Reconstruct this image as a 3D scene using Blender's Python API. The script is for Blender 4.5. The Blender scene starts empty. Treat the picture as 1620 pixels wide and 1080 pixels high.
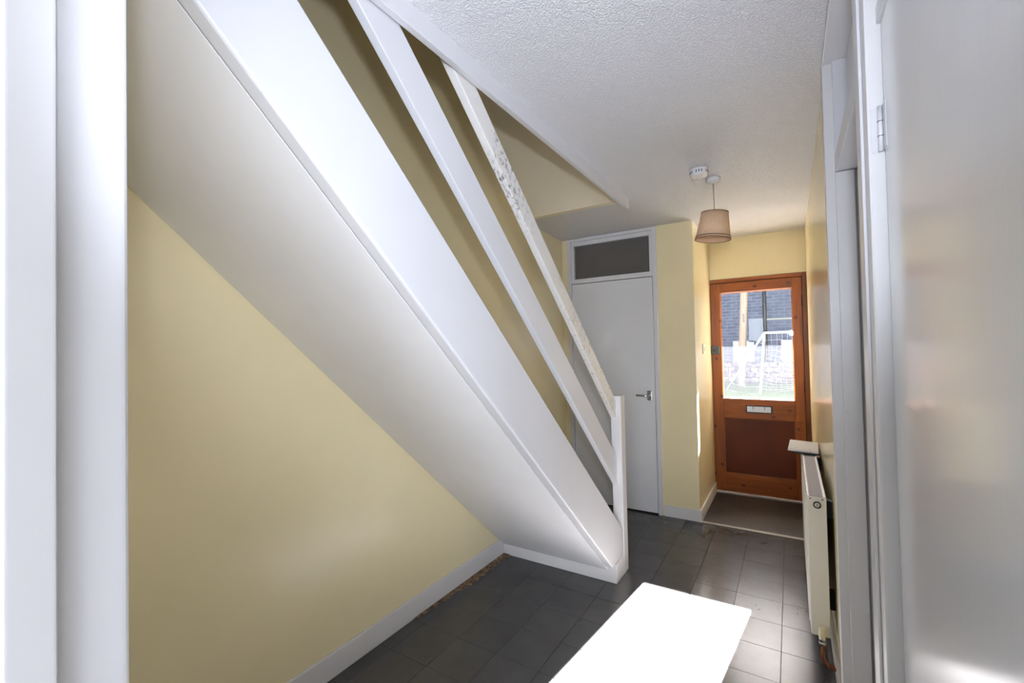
import bpy, bmesh, math, random
from mathutils import Vector, Matrix

random.seed(7)
sc = bpy.context.scene
COL = sc.collection

# ---------------------------------------------------------------- camera
YAW, PITCH, ROLL, FPX = 0.560086591, 0.0190647376, -0.0206680011, 701.278
fw = Vector((-math.sin(YAW) * math.cos(PITCH), math.cos(YAW) * math.cos(PITCH), math.sin(PITCH)))
rt = Vector((math.cos(YAW), math.sin(YAW), 0.0))
up = rt.cross(fw)
r2 = math.cos(ROLL) * rt + math.sin(ROLL) * up
u2 = -math.sin(ROLL) * rt + math.cos(ROLL) * up
cam_d = bpy.data.cameras.new('camera')
cam_d.sensor_fit = 'HORIZONTAL'
cam_d.sensor_width = 36.0
cam_d.lens = FPX / 1620.0 * 36.0
cam_d.clip_start = 0.02
cam_d.clip_end = 300
cam = bpy.data.objects.new('camera', cam_d)
COL.objects.link(cam)
m3 = Matrix((r2, u2, -fw)).transposed()
cam.matrix_world = Matrix.Translation((0, 0, 1.4)) @ m3.to_4x4()
sc.camera = cam

# ---------------------------------------------------------------- world, sun, flash, rear fill, exposure
w = bpy.data.worlds.new('sky')
sc.world = w
w.use_nodes = True
nt = w.node_tree
nt.nodes.clear()
sky = nt.nodes.new('ShaderNodeTexSky')
sky.sky_type = 'NISHITA'
sky.sun_disc = False
sky.sun_elevation = math.radians(24)
sky.sun_rotation = math.radians(7)
bg = nt.nodes.new('ShaderNodeBackground')
bg.inputs['Strength'].default_value = 0.28
wo = nt.nodes.new('ShaderNodeOutputWorld')
nt.links.new(sky.outputs[0], bg.inputs[0])
nt.links.new(bg.outputs[0], wo.inputs[0])

SUN_DIR = Vector((-0.105, -0.9076, -0.4063)).normalized()
sd = bpy.data.lights.new('sun', 'SUN')
sd.energy = 420.0
sd.angle = math.radians(0.53)
sd.color = (1.0, 0.96, 0.94)
so = bpy.data.objects.new('sun', sd)
so.rotation_euler = SUN_DIR.to_track_quat('-Z', 'Y').to_euler()
so.location = (2, 18, 9)
COL.objects.link(so)

# the flash on top of the photographer's camera, tilted upwards
fd = bpy.data.lights.new('camera_flash', 'SPOT')
fd.shadow_soft_size = 0.032
fd.spot_size = math.radians(98)
fd.spot_blend = 0.75
fd.energy = 78.0
fd.color = (0.76, 0.84, 1.0)
fo = bpy.data.objects.new('camera_flash', fd)
fo.location = (0.03, -0.03, 1.60)
fdir = Vector((-math.sin(YAW - 0.02), math.cos(YAW - 0.02), math.tan(math.radians(13)))).normalized()
fo.rotation_euler = fdir.to_track_quat('-Z', 'Y').to_euler()
COL.objects.link(fo)

# added fill lamp, unseen, set in the added window behind the camera
ad = bpy.data.lights.new('rear_fill_light', 'AREA')
ad.shape = 'RECTANGLE'
ad.size, ad.size_y = 1.4, 1.15
ad.energy = 125.0
ad.color = (0.80, 0.865, 1.0)
ao = bpy.data.objects.new('rear_fill_light', ad)
ao.location = (0.88, -2.93, 1.5)
ao.rotation_euler = Vector((0, 1, -0.25)).to_track_quat('-Z', 'Z').to_euler()
COL.objects.link(ao)

sc.cycles.max_bounces = 6
sc.cycles.glossy_bounces = 3
sc.cycles.diffuse_bounces = 4
sc.cycles.adaptive_threshold = 0.06
sc.cycles.adaptive_min_samples = 16
vs = sc.view_settings
vs.view_transform = 'Standard'
vs.look = 'None'
vs.exposure = -0.08
vs.gamma = 1.0
vs.use_curve_mapping = False

# ---------------------------------------------------------------- materials
def N(nt, t, **kw):
    n = nt.nodes.new(t)
    for k, v in kw.items():
        if k in n.inputs.keys():
            n.inputs[k].default_value = v
        else:
            setattr(n, k, v)
    return n

def base_mat(name, color, rough=0.5, spec=0.5, metal=0.0, coat=0.0):
    m = bpy.data.materials.new(name)
    m.use_nodes = True
    b = m.node_tree.nodes['Principled BSDF']
    b.inputs['Base Color'].default_value = (*color, 1)
    b.inputs['Roughness'].default_value = rough
    b.inputs['Specular IOR Level'].default_value = spec
    b.inputs['Metallic'].default_value = metal
    b.inputs['Coat Weight'].default_value = coat
    return m, m.node_tree, b

def coords(nt, scale=(1, 1, 1), kind='Object'):
    tc = N(nt, 'ShaderNodeTexCoord')
    mp = N(nt, 'ShaderNodeMapping')
    mp.inputs['Scale'].default_value = scale
    nt.links.new(tc.outputs[kind], mp.inputs['Vector'])
    return mp.outputs['Vector']

def noise(nt, vec, scale, detail=4, rough=0.55):
    n = N(nt, 'ShaderNodeTexNoise')
    n.inputs['Scale'].default_value = scale
    n.inputs['Detail'].default_value = detail
    n.inputs['Roughness'].default_value = rough
    nt.links.new(vec, n.inputs['Vector'])
    return n.outputs['Fac']

def ramp(nt, fac, stops):
    r = N(nt, 'ShaderNodeValToRGB')
    e = r.color_ramp.elements
    while len(e) > 1:
        e.remove(e[-1])
    e[0].position, e[0].color = stops[0][0], (*stops[0][1], 1)
    for p, c in stops[1:]:
        x = e.new(p)
        x.color = (*c, 1)
    nt.links.new(fac, r.inputs['Fac'])
    return r.outputs['Color']

def bump(nt, b, h, strength=0.2, dist=0.002):
    bp = N(nt, 'ShaderNodeBump')
    bp.inputs['Strength'].default_value = strength
    bp.inputs['Distance'].default_value = dist
    nt.links.new(h, bp.inputs['Height'])
    nt.links.new(bp.outputs['Normal'], b.inputs['Normal'])

def mix(nt, fac, a, b_, mode='MIX'):
    mx = N(nt, 'ShaderNodeMix', data_type='RGBA', blend_type=mode)
    for sock, v in ((mx.inputs['Factor'], fac), (mx.inputs['A'], a), (mx.inputs['B'], b_)):
        if hasattr(v, 'node'):
            nt.links.new(v, sock)
        elif isinstance(v, (int, float)):
            sock.default_value = v
        else:
            sock.default_value = (*v, 1)
    return mx.outputs['Result']

def paint(name, c, rough=0.35, spec=0.5, var=0.06, bstr=0.08, wear=None, streak=(1, 1, 0.12), wave=0.0):
    """brushed or rolled paint: slight tone drift, brush relief, optional dirt of its own"""
    m, nt, b = base_mat(name, c, rough, spec)
    v = coords(nt)
    f = noise(nt, v, 2.3, 3)
    c0 = tuple(x * (1 - var) for x in c)
    c1 = tuple(min(1, x * (1 + var * 0.5)) for x in c)
    col = ramp(nt, f, [(0.3, c0), (0.7, c1)])
    if wear:
        g = noise(nt, v, 14, 6, 0.7)
        k = ramp(nt, g, [(0.66, (0, 0, 0)), (0.78, (1, 1, 1))])
        col = mix(nt, k, col, wear)
    nt.links.new(col, b.inputs['Base Color'])
    h = noise(nt, coords(nt, streak), 160, 2)
    if wave:
        h = mix(nt, wave, h, noise(nt, v, 4.0, 3))
        bump(nt, b, h, 0.22, 0.005)
    else:
        bump(nt, b, h, bstr, 0.001)
    return m

M = {}
M['cream'] = paint('cream_wall_paint', (0.885, 0.772, 0.490), 0.23, 0.5, 0.04, 0.05, streak=(1, 1, 1), wave=0.97)
M['pale_cream'] = paint('pale_cream_paint', (0.88, 0.79, 0.60), 0.35, 0.5, 0.03, 0.04, streak=(1, 1, 1))  # a paler cream than the other walls
M['white'] = paint('white_gloss_paint', (0.71, 0.70, 0.715), 0.30, 0.5, 0.03, 0.05)
M['white_worn'] = paint('worn_white_gloss_paint', (0.76, 0.74, 0.73), 0.34, 0.5, 0.05, 0.06, wear=(0.55, 0.51, 0.45))
M['door_white'] = paint('white_door_paint', (0.74, 0.74, 0.755), 0.16, 0.5, 0.03, 0.07, streak=(1, 1, 0.02))
M['rear_white'] = paint('white_wall_paint', (0.86, 0.86, 0.85), 0.5, 0.4, 0.03, 0.03, streak=(1, 1, 1))  # unseen rear walls made white to throw more light into the hall
M['soffit'] = paint('white_soffit_paint', (0.89, 0.875, 0.88), 0.5, 0.4, 0.04, 0.04)

# ceiling: stippled plaster
m, nt, b = base_mat('stippled_ceiling_paint', (0.87, 0.86, 0.88), 0.26, 0.5)
v = coords(nt)
h1 = noise(nt, v, 160, 2, 0.5)
h2 = noise(nt, v, 260, 2, 0.5)
hr = ramp(nt, h1, [(0.42, (0, 0, 0)), (0.62, (1, 1, 1))])
hm = mix(nt, 0.35, hr, h2)
bump(nt, b, hm, 1.0, 0.0048)
M['ceiling'] = m

# floor tiles: dark grey vinyl, scuffed and polished
m, nt, b = base_mat('dark_grey_vinyl', (0.06, 0.06, 0.065), 0.3, 0.5)
def wcoords(nt, scale=(1, 1, 1)):
    g = N(nt, 'ShaderNodeNewGeometry')
    mp = N(nt, 'ShaderNodeMapping')
    mp.inputs['Scale'].default_value = scale
    nt.links.new(g.outputs['Position'], mp.inputs['Vector'])
    return mp.outputs['Vector']
v = wcoords(nt)
oi = N(nt, 'ShaderNodeObjectInfo')
f = noise(nt, v, 6, 5, 0.65)
c0 = ramp(nt, f, [(0.3, (0.056, 0.055, 0.056)), (0.7, (0.069, 0.068, 0.070))])
tint = ramp(nt, oi.outputs['Random'], [(0.0, (0.93, 0.93, 0.93)), (1.0, (1.06, 1.05, 1.05))])
c1 = mix(nt, 1.0, c0, tint, 'MULTIPLY')
# pale scratches, mostly along the hall and across it
for sc_, th in (((70, 4, 1), 0.86), ((5, 90, 1), 0.87)):
    s1 = noise(nt, wcoords(nt, sc_), 1.0, 3, 0.6)
    k1 = ramp(nt, s1, [(th, (0, 0, 0)), (th + 0.05, (0.40, 0.40, 0.40))])
    c1 = mix(nt, k1, c1, (0.30, 0.28, 0.25))
# small dark heel dents
vd = N(nt, 'ShaderNodeTexVoronoi')
vd.inputs['Scale'].default_value = 38
nt.links.new(v, vd.inputs['Vector'])
dots = ramp(nt, vd.outputs['Distance'], [(0.10, (1, 1, 1)), (0.17, (0, 0, 0))])
zone = ramp(nt, noise(nt, v, 3.4, 2), [(0.58, (0, 0, 0)), (0.66, (1, 1, 1))])
dk = mix(nt, 1.0, dots, zone, 'MULTIPLY')
c1 = mix(nt, dk, c1, (0.02, 0.02, 0.02))
nt.links.new(c1, b.inputs['Base Color'])
rn = noise(nt, wcoords(nt, (30, 7, 1)), 1.0, 4, 0.6)
mr_ = N(nt, 'ShaderNodeMapRange')
for k_, v_ in (('From Min', 0.3), ('From Max', 0.7), ('To Min', 0.225), ('To Max', 0.245)):
    mr_.inputs[k_].default_value = v_
nt.links.new(rn, mr_.inputs['Value'])
nt.links.new(mr_.outputs[0], b.inputs['Roughness'])
hh = mix(nt, 0.5, noise(nt, wcoords(nt, (60, 6, 1)), 1.5, 5, 0.7), noise(nt, wcoords(nt, (8, 50, 1)), 1.5, 5, 0.7))
bump(nt, b, hh, 0.05, 0.002)
M['vinyl'] = m
M['joint'] = base_mat('dark_joint', (0.02, 0.018, 0.016), 0.9, 0.2)[0]

m, nt, b = base_mat('brown_lino', (0.10, 0.075, 0.06), 0.5, 0.4)
f = noise(nt, coords(nt), 30, 5, 0.7)
nt.links.new(ramp(nt, f, [(0.3, (0.034, 0.026, 0.022)), (0.7, (0.056, 0.045, 0.038))]), b.inputs['Base Color'])
M['lino'] = m
m, nt, b = base_mat('dirt_line', (0.10, 0.06, 0.035), 0.9, 0.2)
f = noise(nt, coords(nt), 25, 5, 0.7)
nt.links.new(ramp(nt, f, [(0.35, (0.05, 0.03, 0.02)), (0.65, (0.30, 0.20, 0.12))]), b.inputs['Base Color'])
M['dirt'] = m
M['bounce_floor'] = paint('pale_bounce_floor', (0.62, 0.60, 0.58), 0.6, 0.3, 0.05, 0.05, streak=(1, 1, 1))

def wood(name, axis, dark=1.0):
    m, nt, b = base_mat(name, (0.3, 0.1, 0.03), 0.36, 0.35)
    s = {'z': (9, 9, 0.7), 'x': (0.7, 9, 9)}[axis]
    v = coords(nt, s)
    f = noise(nt, v, 3.2, 6, 0.62)
    d = dark
    col = ramp(nt, f, [(0.25, (0.12 * d, 0.030 * d, 0.005 * d)), (0.5, (0.215 * d, 0.058 * d, 0.008 * d)), (0.75, (0.28 * d, 0.083 * d, 0.013 * d))])
    vo = N(nt, 'ShaderNodeTexVoronoi')
    vo.inputs['Scale'].default_value = 5.2
    vo.voronoi_dimensions = '2D'
    ks = {'z': (1, 1, 0.75), 'x': (0.75, 1, 1)}[axis]
    sp = N(nt, 'ShaderNodeSeparateXYZ')
    cb_ = N(nt, 'ShaderNodeCombineXYZ')
    nt.links.new(coords(nt, ks), sp.inputs[0])
    nt.links.new(sp.outputs['X'], cb_.inputs['X'])
    nt.links.new(sp.outputs['Z'], cb_.inputs['Y'])
    nt.links.new(cb_.outputs[0], vo.inputs['Vector'])
    kn = ramp(nt, vo.outputs['Distance'], [(0.0, (1, 1, 1)), (0.04, (0.85, 0.85, 0.85)), (0.085, (0, 0, 0))])
    col = mix(nt, kn, col, (0.05, 0.014, 0.004))
    nt.links.new(col, b.inputs['Base Color'])
    bump(nt, b, f, 0.08, 0.001)
    return m
M['wood_z'] = wood('varnished_pine_upright', 'z')
M['wood_x'] = wood('varnished_pine_crosswise', 'x')
M['wood_panel'] = paint('red_brown_ply_panel', (0.10, 0.022, 0.005), 0.40, 0.25, 0.25, 0.05)
M['wood_frame'] = wood('dark_varnished_pine', 'z', 0.6)

# window pane with dust on it: clear, a little mirror, a little dust that lights up in the sun
def pane_mat(name, dust, dust_col=(0.82, 0.87, 1.0)):
    m = bpy.data.materials.new(name)
    m.use_nodes = True
    nt = m.node_tree
    nt.nodes.clear()
    out = N(nt, 'ShaderNodeOutputMaterial')
    tr = N(nt, 'ShaderNodeBsdfTransparent')
    tr.inputs[0].default_value = (0.93, 0.95, 0.97, 1)
    tl = N(nt, 'ShaderNodeBsdfTranslucent')
    tl.inputs[0].default_value = (*dust_col, 1)
    gl = N(nt, 'ShaderNodeBsdfGlossy')
    gl.inputs['Roughness'].default_value = 0.03
    v = coords(nt)
    f = noise(nt, v, 40, 5, 0.7)
    k = ramp(nt, f, [(0.3, (dust * 0.75,) * 3), (0.7, (dust * 1.25,) * 3)])
    m1 = N(nt, 'ShaderNodeMixShader')
    nt.links.new(k, m1.inputs[0])
    nt.links.new(tr.outputs[0], m1.inputs[1])
    nt.links.new(tl.outputs[0], m1.inputs[2])
    fr = N(nt, 'ShaderNodeFresnel')
    fr.inputs['IOR'].default_value = 1.35
    m2 = N(nt, 'ShaderNodeMixShader')
    nt.links.new(fr.outputs[0], m2.inputs[0])
    nt.links.new(m1.outputs[0], m2.inputs[1])
    nt.links.new(gl.outputs[0], m2.inputs[2])
    nt.links.new(m2.outputs[0], out.inputs['Surface'])
    return m
M['dusty_glass'] = pane_mat('dusty_door_glass', 0.0062)
M['glass'] = pane_mat('window_glass', 0.02)
m, nt, b = base_mat('textured_glass_shade_behind', (0.13, 0.12, 0.112), 0.25, 0.5)  # its grey carries the dark cupboard behind the glass
bump(nt, b, noise(nt, coords(nt), 90, 2), 0.25, 0.002)
M['shade_grey_glass'] = m

M['chrome'] = base_mat('brushed_metal', (0.55, 0.54, 0.53), 0.28, 0.5, 1.0)[0]
M['aluminium'] = base_mat('aluminium_strip', (0.45, 0.41, 0.36), 0.4, 0.5, 0.8)[0]
M['iron'] = base_mat('dark_iron', (0.035, 0.035, 0.038), 0.45, 0.5, 0.5)[0]
M['latch'] = base_mat('grey_latch_enamel', (0.06, 0.068, 0.07), 0.35, 0.5, 0.3)[0]
M['black'] = base_mat('black_plastic', (0.015, 0.015, 0.017), 0.5)[0]
M['dark'] = base_mat('dark_void', (0.01, 0.01, 0.01), 0.9, 0.1)[0]  # near-black, stands in for shade in unlit interiors; also dark joints
M['radiator'] = paint('cream_radiator_enamel', (0.78, 0.75, 0.67), 0.3, 0.5, 0.03, 0.02, wear=(0.70, 0.62, 0.42))
M['grille'] = base_mat('grey_radiator_grille', (0.36, 0.36, 0.37), 0.4, 0.5, 0.2)[0]
M['valve'] = base_mat('ivory_valve_plastic', (0.72, 0.64, 0.42), 0.4)[0]
M['copper'] = base_mat('old_copper', (0.22, 0.075, 0.035), 0.38, 0.5, 0.85)[0]
M['plastic'] = base_mat('white_plastic', (0.80, 0.79, 0.80), 0.35)[0]
M['cord'] = base_mat('aged_cord', (0.55, 0.45, 0.33), 0.6)[0]
M['paper'] = base_mat('white_paper', (0.82, 0.81, 0.84), 0.6)[0]
M['print'] = base_mat('grey_print', (0.35, 0.35, 0.40), 0.6)[0]
# fabric shade: thin cloth that passes some light
m, nt, b = base_mat('tan_shade_fabric', (0.56, 0.38, 0.24), 0.8, 0.2)
v = coords(nt, (1, 1, 1))
f = noise(nt, coords(nt, (220, 220, 40)), 1, 2)
nt.links.new(ramp(nt, f, [(0.3, (0.78, 0.52, 0.33)), (0.7, (0.88, 0.62, 0.41))]), b.inputs['Base Color'])
b.inputs['Transmission Weight'].default_value = 0.0
M['fabric'] = m
M['fabric_trim'] = base_mat('brown_shade_braid', (0.30, 0.18, 0.10), 0.8, 0.2)[0]

# handrail paint with mould and wear spots
m, nt, b = base_mat('mould_spotted_white_paint', (0.78, 0.75, 0.71), 0.35, 0.5)
v = coords(nt)
g1 = noise(nt, v, 3.0, 2)
g2 = noise(nt, coords(nt, (1, 0.5, 0.5)), 85, 5, 0.75)
geo = N(nt, 'ShaderNodeNewGeometry')
sx = N(nt, 'ShaderNodeSeparateXYZ')
nt.links.new(geo.outputs['Position'], sx.inputs[0])
def band(lo, a, b_, hi):
    r = N(nt, 'ShaderNodeValToRGB')
    mr = N(nt, 'ShaderNodeMapRange')
    mr.inputs['From Min'].default_value = 0.8
    mr.inputs['From Max'].default_value = 2.8
    nt.links.new(sx.outputs['Y'], mr.inputs['Value'])
    e = r.color_ramp.elements
    k = lambda y: (y - 0.8) / 2.0
    e[0].position, e[0].color = k(lo), (0, 0, 0, 1)
    e[1].position, e[1].color = k(a), (1, 1, 1, 1)
    x = e.new(k(b_)); x.color = (1, 1, 1, 1)
    x = e.new(k(hi)); x.color = (0, 0, 0, 1)
    nt.links.new(mr.outputs[0], r.inputs[0])
    return r.outputs[0]
mask = band(1.36, 1.44, 1.50, 1.72)
spots = ramp(nt, g2, [(0.50, (0, 0, 0)), (0.62, (0.85, 0.85, 0.85))])
k = mix(nt, 1.0, mask, spots, 'MULTIPLY')
mask2 = band(1.8, 2.1, 2.6, 2.75)
spots2 = ramp(nt, g2, [(0.56, (0, 0, 0)), (0.66, (0.9, 0.9, 0.9))])
k2 = mix(nt, 1.0, mask2, spots2, 'MULTIPLY')
c = mix(nt, k, (0.78, 0.75, 0.71), (0.07, 0.065, 0.06))
c = mix(nt, k2, c, (0.36, 0.27, 0.15))
nt.links.new(c, b.inputs['Base Color'])
M['rail_worn'] = m

# outdoors
m, nt, b = base_mat('lawn_green', (0.10, 0.16, 0.05), 0.9, 0.1)
f = noise(nt, coords(nt), 9, 6, 0.7)
nt.links.new(ramp(nt, f, [(0.3, (0.06, 0.11, 0.03)), (0.7, (0.16, 0.22, 0.08))]), b.inputs['Base Color'])
M['lawn'] = m
M['path'] = base_mat('concrete_path', (0.45, 0.44, 0.42), 0.9, 0.1)[0]
m, nt, b = base_mat('blue_shaded_brick', (0.2, 0.22, 0.3), 0.85, 0.2)  # brick coloured dark and bluish to carry its sky-lit shade
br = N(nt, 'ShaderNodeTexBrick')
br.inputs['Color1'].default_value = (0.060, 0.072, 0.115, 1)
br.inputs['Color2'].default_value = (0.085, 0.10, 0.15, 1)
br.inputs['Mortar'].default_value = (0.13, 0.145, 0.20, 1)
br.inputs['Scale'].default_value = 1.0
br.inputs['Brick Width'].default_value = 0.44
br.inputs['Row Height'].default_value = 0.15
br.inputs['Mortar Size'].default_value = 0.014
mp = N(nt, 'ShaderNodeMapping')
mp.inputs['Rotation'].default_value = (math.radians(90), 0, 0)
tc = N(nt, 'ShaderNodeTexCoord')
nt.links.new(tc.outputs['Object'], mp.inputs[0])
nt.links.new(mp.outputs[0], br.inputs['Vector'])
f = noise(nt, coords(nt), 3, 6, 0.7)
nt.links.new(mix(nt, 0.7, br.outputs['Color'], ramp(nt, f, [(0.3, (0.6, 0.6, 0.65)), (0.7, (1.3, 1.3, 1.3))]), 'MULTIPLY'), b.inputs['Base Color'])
M['brick'] = m
m, nt, b = base_mat('purple_grey_stone', (0.3, 0.26, 0.32), 0.9, 0.1)
vo = N(nt, 'ShaderNodeTexVoronoi')
vo.inputs['Scale'].default_value = 4.5
nt.links.new(coords(nt), vo.inputs['Vector'])
hs = N(nt, 'ShaderNodeSeparateColor')
nt.links.new(vo.outputs['Color'], hs.inputs[0])
nt.links.new(ramp(nt, hs.outputs[0], [(0.0, (0.05, 0.04, 0.06)), (0.5, (0.10, 0.085, 0.11)), (1.0, (0.19, 0.17, 0.19))]), b.inputs['Base Color'])
M['stone'] = m
m, nt, b = base_mat('weathered_timber_pole', (0.5, 0.4, 0.3), 0.8, 0.2)
f = noise(nt, coords(nt, (14, 14, 0.5)), 2, 5, 0.7)
nt.links.new(ramp(nt, f, [(0.3, (0.15, 0.115, 0.095)), (0.7, (0.27, 0.215, 0.18))]), b.inputs['Base Color'])
M['pole'] = m
M['outdoor_white'] = base_mat('outdoor_white_paint', (0.85, 0.85, 0.87), 0.5)[0]
M['far_frame'] = base_mat('far_frame_paint', (0.20, 0.23, 0.32), 0.6)[0]
M['out_glass'] = base_mat('far_window_glass', (0.12, 0.15, 0.22), 0.5, 0.5)[0]

# ---------------------------------------------------------------- geometry helpers
class B:
    """collects shapes in world coordinates"""
    def __init__(s):
        s.bm = bmesh.new()

    def box(s, x0, x1, y0, y1, z0, z1, bev=0.0, seg=2):
        t = bmesh.new()
        bmesh.ops.create_cube(t, size=1)
        for v in t.verts:
            v.co = Vector(((x0 + x1) / 2 + v.co.x * (x1 - x0), (y0 + y1) / 2 + v.co.y * (y1 - y0), (z0 + z1) / 2 + v.co.z * (z1 - z0)))
        if bev:
            bmesh.ops.bevel(t, geom=t.edges[:], offset=bev, segments=seg, affect='EDGES', profile=0.6)
        s._add(t)
        return s

    def poly(s, pts, vec, bev=0.0, seg=2):
        """planar polygon extruded along vec"""
        t = bmesh.new()
        vs = [t.verts.new(p) for p in pts]
        f = t.faces.new(vs)
        r = bmesh.ops.extrude_face_region(t, geom=[f])
        nv = [g for g in r['geom'] if isinstance(g, bmesh.types.BMVert)]
        bmesh.ops.translate(t, verts=nv, vec=Vector(vec))
        bmesh.ops.recalc_face_normals(t, faces=t.faces[:])
        if bev:
            bmesh.ops.bevel(t, geom=t.edges[:], offset=bev, segments=seg, affect='EDGES', profile=0.6)
        s._add(t)
        return s

    def tube(s, path, r, n=10, cap=True):
        t = bmesh.new()
        path = [Vector(p) for p in path]
        rings = []
        prev = None
        for i, p in enumerate(path):
            a = path[max(0, i - 1)]
            c = path[min(len(path) - 1, i + 1)]
            d = (c - a).normalized()
            if prev is None:
                u = d.orthogonal().normalized()
            else:
                u = (prev - d * prev.dot(d)).normalized()
            prev = u
            v = d.cross(u)
            rr = r[i] if isinstance(r, (list, tuple)) else r
            rings.append([t.verts.new(p + (u * math.cos(2 * math.pi * k / n) + v * math.sin(2 * math.pi * k / n)) * rr) for k in range(n)])
        for a, c in zip(rings, rings[1:]):
            for k in range(n):
                t.faces.new((a[k], a[(k + 1) % n], c[(k + 1) % n], c[k])).smooth = True
        if cap:
            t.faces.new(rings[0][::-1])
            t.faces.new(rings[-1])
        s._add(t)
        return s

    def lathe(s, prof, origin, n=32, mat=None, closed=False):
        """profile of (radius, height) turned about the local z axis, then moved by mat and origin"""
        t = bmesh.new()
        mat = mat or Matrix.Identity(3)
        rings = []
        for r, h in prof:
            rings.append([t.verts.new(Vector(origin) + mat @ Vector((r * math.cos(2 * math.pi * k / n), r * math.sin(2 * math.pi * k / n), h))) for k in range(n)])
        seq = list(zip(rings, rings[1:]))
        if closed:
            seq.append((rings[-1], rings[0]))
        for a, c in seq:
            for k in range(n):
                t.faces.new((a[k], a[(k + 1) % n], c[(k + 1) % n], c[k])).smooth = True
        bmesh.ops.remove_doubles(t, verts=t.verts[:], dist=1e-6)
        bmesh.ops.recalc_face_normals(t, faces=t.faces[:])
        s._add(t)
        return s

    def _add(s, t):
        me = bpy.data.meshes.new('tmp')
        t.to_mesh(me)
        t.free()
        s.bm.from_mesh(me)
        bpy.data.meshes.remove(me)

    def build(s, name, mat, parent=None, smooth=False):
        base = world_loc(parent)
        for v in s.bm.verts:
            v.co -= base
        me = bpy.data.meshes.new(name)
        s.bm.to_mesh(me)
        s.bm.free()
        me.materials.append(M[mat] if isinstance(mat, str) else mat)
        if smooth:
            for p in me.polygons:
                p.use_smooth = True
        o = bpy.data.objects.new(name, me)
        COL.objects.link(o)
        if parent:
            o.parent = parent
        return o

def world_loc(o):
    v = Vector((0, 0, 0))
    while o is not None:
        v += Vector(o.location)
        o = o.parent
    return v

def box(name, mat, x0, x1, y0, y1, z0, z1, parent=None, bev=0.0, seg=2):
    return B().box(x0, x1, y0, y1, z0, z1, bev, seg).build(name, mat, parent)

def empty(name, loc):
    o = bpy.data.objects.new(name, None)
    o.empty_display_size = 0.1
    o.location = loc
    COL.objects.link(o)
    return o

def tag(o, label, cat, group=None):
    o['label'] = label
    o['category'] = cat
    if group:
        o['group'] = group
    return o

def struct(o, label=None):
    o['kind'] = 'structure'
    if label:
        o['label'] = label
    return o

# ---------------------------------------------------------------- key dimensions (metres)
CE = 2.417          # ceiling
XL = -1.722         # left wall face
XR = 0.137          # right wall face
YC = 3.80           # far wall with the cupboard
YD = 4.68           # front door face
XP = -0.645         # porch side wall
XS = -0.91          # outer face of the stairs
YW = 2.983          # far end of the stairwell
UP = 4.9            # ceiling of the floor above
REAR = -3.0

# ---------------------------------------------------------------- setting: floor
fl = empty('floor', (0, 0, 0))
struct(fl, 'dark grey vinyl tiled hall floor')
box('floor_base', 'joint', -2.3, 1.8, REAR, YC + 0.02, -0.12, -0.003, fl)
T = 0.2235
tx0, ty0 = -0.073, 2.595
tile_mesh = {}
ix0 = math.floor((XL - tx0) / T)
ix1 = math.ceil((XR - tx0) / T)
iy0 = math.floor((0.2 - ty0) / T)
iy1 = math.ceil((YC - ty0) / T)
for i in range(ix0, ix1):
    for j in range(iy0, iy1):
        a = max(tx0 + i * T, XL) + 0.0007
        c = min(tx0 + (i + 1) * T, XR) - 0.0007
        d = max(ty0 + j * T, 0.0) + 0.0007
        e = min(ty0 + (j + 1) * T, YC - 0.001) - 0.0007
        if c - a < 0.01 or e - d < 0.01:
            continue
        dx, dy = round(c - a, 4), round(e - d, 4)
        key = (dx, dy)
        if key not in tile_mesh:
            bb = B().box(-dx / 2, dx / 2, -dy / 2, dy / 2, -0.0028, 0.0, 0.0008, 1)
            o = bb.build('tile', 'vinyl', fl)
            tile_mesh[key] = o.data
        else:
            o = bpy.data.objects.new('tile', tile_mesh[key])
            COL.objects.link(o)
            o.parent = fl
        o.location = ((a + c) / 2, (d + e) / 2, random.uniform(-0.0003, 0.0002))
        o.rotation_euler = (random.uniform(-1, 1) * 0.0012, random.uniform(-1, 1) * 0.0012, 0)
struct(box('floor_rear', 'bounce_floor', -2.2, 1.7, REAR, -0.0005, -0.003, 0.0), 'unseen rear floor kept pale to bounce light')  # unseen floor, pale so that fill light bounces upward
pf = struct(box('floor_porch', 'lino', XP, XR, YC + 0.012, YD + 0.03, -0.12, 0.0), 'brown lino floor inside the front door')
st = B().box(XP + 0.002, XR - 0.01, YC - 0.012, YC + 0.002, 0.0005, 0.006, 0.002)
ts = struct(st.build('trim_1', 'aluminium'), 'pale metal strip between the grey tiles and the brown lino')
box('cover_strip', 'aluminium', XP + 0.002, XR - 0.01, YC + 0.014, YC + 0.020, 0.0005, 0.004, ts, 0.001)
box('strip_groove', 'dark', XP + 0.002, XR - 0.01, YC + 0.002, YC + 0.014, 0.0003, 0.0015, ts)
# crumbling edge of the floor along the left skirting
cr = bmesh.new()
prev = None
for k in range(60):
    y = 1.7 + k * 0.0147
    w_ = 0.012 + 0.036 * max(0, min(1, (y - 1.75) / 0.4)) * (0.5 + random.random())
    x = XL + 0.013
    q = [cr.verts.new((x, y, 0.001)), cr.verts.new((x, y, 0.006)), cr.verts.new((x + w_ * 0.7, y, 0.004 + random.random() * 0.002)), cr.verts.new((x + w_, y, 0.0005))]
    if prev:
        for a in range(3):
            cr.faces.new((prev[a], prev[a + 1], q[a + 1], q[a]))
    prev = q
bb = B()
bb.bm.free()
bb.bm = cr
bb.build('edge_debris', 'dirt', fl)

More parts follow.
